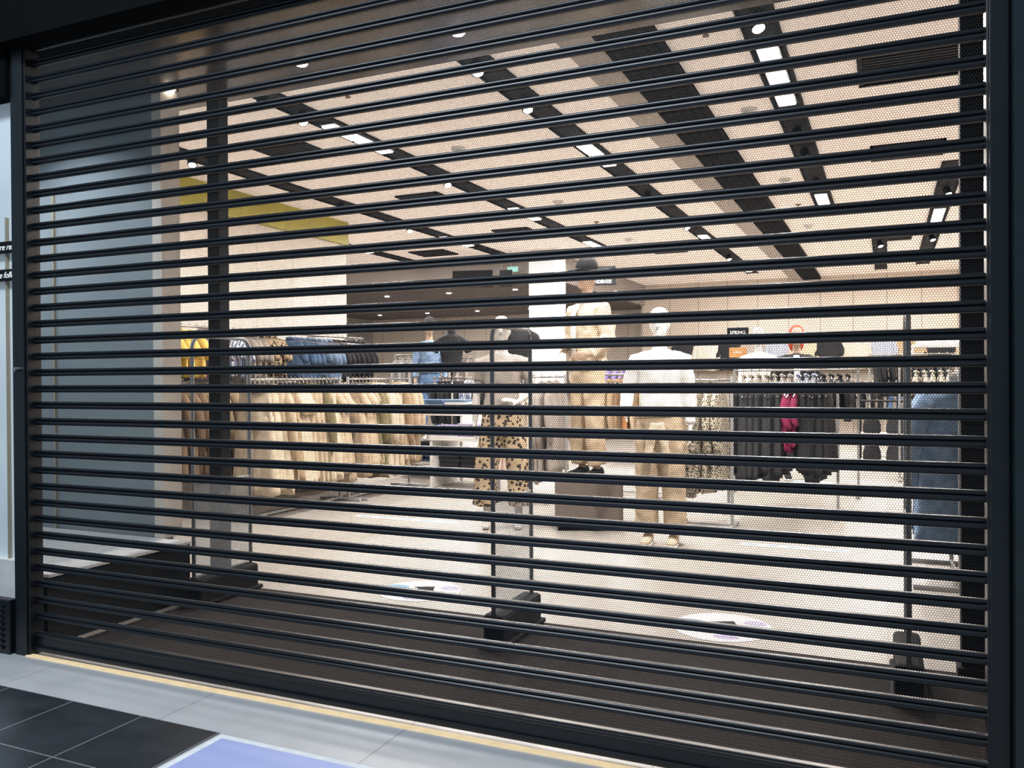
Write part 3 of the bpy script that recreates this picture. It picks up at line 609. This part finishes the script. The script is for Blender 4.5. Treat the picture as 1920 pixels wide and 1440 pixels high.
def podium(x, y, s, h):
    t = root('display_plinth', (x, y, 0), 'grey-brown square display plinth with recessed dark base', 'plinth', rotz=.35, group='plinths')
    bm = bmesh.new(); add_box(bm, V((0, 0, h/2+.02)), (s, s, h-.04), .006); mesh_obj('plinth_body', bm, pm('plinth_brown', (.20, .165, .145), rough=.4, scale=3), t)
    bm = bmesh.new(); add_box(bm, V((0, 0, .02)), (s-.05, s-.05, .04)); mesh_obj('plinth_base', bm, matte, t)
podium(-2.42, 7.05, .58, .42)
podium(-6.5, 11.4, .6, .38)
mannequin((-6.5, 11.4, .38), .6, 'mannequin in cap and blue denim jacket on a plinth', skint, 'lightdenim', 'denim', (down, down), hat=F['black'], shoes=F['white'], vox=.012)
mannequin((-1.62, 11.95, 0), .1, 'mannequin in white and green top beside racks', sking, 'white', 'green', (down, down), shoes=F['white'], vox=.012).scale = (1, 1, 1.08)
mannequin((-1.05, 11.2, 0), .2, 'red-haired mannequin in black jacket beside racks', skint, 'black', 'charcoal', (bent2, down), hair=F['red'], shirt_open='white', shoes=F['black'], vox=.012, bulk=.015).scale = (1.05, 1.05, 1.05)
for x, y, z in ((-4.45, 10.2, 1.45), (-5.55, 10.35, 1.4)):
    t = root('bust_form', (x, y, 0), 'black t-shirt on a bust form with metal stand', 'bust form', rotz=.4, group='bust forms')
    bm = bmesh.new(); tube(bm, [(0, 0, z+q) for q in (0, .15, .3, .42, .5, .54, .6)], [(.16, .11), (.14, .1), (.16, .12), (.18, .11), (.15, .09), (.07, .06), (.05, .05)], 20, ref=(1, 0, 0))
    for s in (-1, 1): tube(bm, [(s*.12, 0, z+.45), (s*.2, 0, z+.40), (s*.25, 0, z+.28)], [.06, .065, .06], 12)
    finish('tshirt_torso', bm, F['black'], t, .012, 2, .02)
    tubeobj('stand_pole', [(0, 0, .01), (0, 0, z+.1)], .014, chrome, t); bm = bmesh.new(); cyl(bm, V((0, 0, 0)), V((0, 0, .02)), .18, .17, 24); mesh_obj('stand_base', bm, chrome, t)
t = root('sign_stand', (-1.95, 12.3, 0), 'sign stand with black sign above an orange card', 'sign stand')
tubeobj('pole', [(0, 0, 0), (0, 0, 2.02)], .012, matte, t)
bm = bmesh.new(); cyl(bm, V((0, 0, 0)), V((0, 0, .02)), .16); mesh_obj('base', bm, matte, t)
bm = bmesh.new(); add_box(bm, V((0, -.015, 1.95)), (.30, .015, .13), .002); mesh_obj('black_sign', bm, matte, t)
bm = bmesh.new(); add_box(bm, V((0, -.015, 1.66)), (.24, .015, .14), .002); mesh_obj('orange_card', bm, F['orange'], t)
text('SPRING', .065, (0, -.024, 1.925), sw, t)
text('offers', .05, (0, -.024, 1.65), white, t)
# ------------------------------------------------------------ floor stickers
def disc(x, y, r):
    t = root('floor_decal', (x, y, 0), 'round white floor sticker with blue patches and black arrow', 'floor sticker', group='round floor stickers')
    def d(name, c, rr, z, mat, el=1):
        bm = bmesh.new(); n = 40; a = [bm.verts.new((c[0]+rr*math.cos(2*math.pi*k/n), c[1]+rr*el*math.sin(2*math.pi*k/n), z)) for k in range(n)]; b = [bm.verts.new((v.co.x, v.co.y, 0)) for v in a]
        bm.faces.new(a)
        for k in range(n): bm.faces.new((a[k], a[(k+1) % n], b[(k+1) % n], b[k]))
        mesh_obj(name, bm, mat, t)
    db = pm('decal_blue', (.16, .36, .58)); wv = pm('decal_white', (.85, .85, .86), (.80, .80, .83))
    d('disc', (0, 0), r, .002, wv); d('blue_patch', (-.17, .03), .075, .003, db, .7); d('blue_patch', (.16, -.06), .065, .003, db, 1.2); d('lilac_patch', (.05, -.17), .065, .003, F['lilac'], .5)
    d('lilac_patch', (.15, .12), .06, .003, F['lilac'], .7)
    bm = bmesh.new(); vs = [bm.verts.new((x_, y_, .004)) for x_, y_ in ((-.06, -.11), (.0, -.13), (.04, .02), (.09, .0), (.04, .12), (-.08, .06), (-.03, .04))]; bm.faces.new(vs); mesh_obj('arrow', bm, matte, t)
disc(-.79, 4.43, .255); disc(-2.63, 4.47, .25); disc(-.85, 10.9, .26)
for x0, x1 in ((-1.05, -.26), (-4.65, -3.54)):
    t = root('floor_line_decal', ((x0+x1)/2, 6.72, 0), 'white and pale blue distance line stuck on the floor', 'floor sticker', group='distance lines')
    w = x1-x0; bm = bmesh.new(); add_box(bm, V((0, 0, .001)), (w, .09, .002)); mesh_obj('strip', bm, white, t)
    for k in range(5):
        bm = bmesh.new(); add_box(bm, V((-w/2+w*(k+.5)/5, 0, .0025)), (w/9, .03, .001)); mesh_obj('blue_mark', bm, pm('decal_blue', (.16, .36, .58)), t)
# ------------------------------------------------------------ light
w = bpy.data.worlds.new('world'); sc.world = w; w.use_nodes = True
w.node_tree.nodes['Background'].inputs[0].default_value = (.50, .70, .88, 1); w.node_tree.nodes['Background'].inputs[1].default_value = .42
area((-2.5, .6, 4.6), 3, .8, 210, (.85, .93, 1))  # added area light without a fitting, brightens the mall floor
def sp(loc, tgt, p, size=.6, c=(1, .92, .82)):
    l = bpy.data.lights.new('spot_light', 'SPOT'); l.energy = p; l.spot_size = size; l.spot_blend = .6; l.color = c; l.shadow_soft_size = .04
    o = bpy.data.objects.new('spot_light', l); col.objects.link(o); o.location = loc; o.rotation_euler = (V(tgt)-V(loc)).to_track_quat('-Z', 'Y').to_euler()
for a in (((-2.4, 5.66, 3.27), (-2.4, 7, 1.6), 240), ((-.9, 4.9, 3.27), (-1.6, 6.4, 1.3), 420), ((-4.06, 4.75, 3.27), (-3.1, 6.6, 1.2), 220), ((-4.06, 5.2, 3.27), (-5.4, 6.7, 1), 240),
          ((-4.06, 7.5, 3.27), (-5.4, 8.2, 1), 240), ((-5.77, 5.8, 3.27), (-6.2, 7, 1.3), 170), ((-5.77, 8.07, 3.27), (-6.3, 8.6, 1.5), 170)): sp(*a, size=1.1)
for x in (-4.67, -5.6): sp((x, 3.1, 3.05), (x, 3.6, 0), 85, 2.1, (.85, .93, 1))  # spots added inside the display window to brighten its backdrop, no fittings
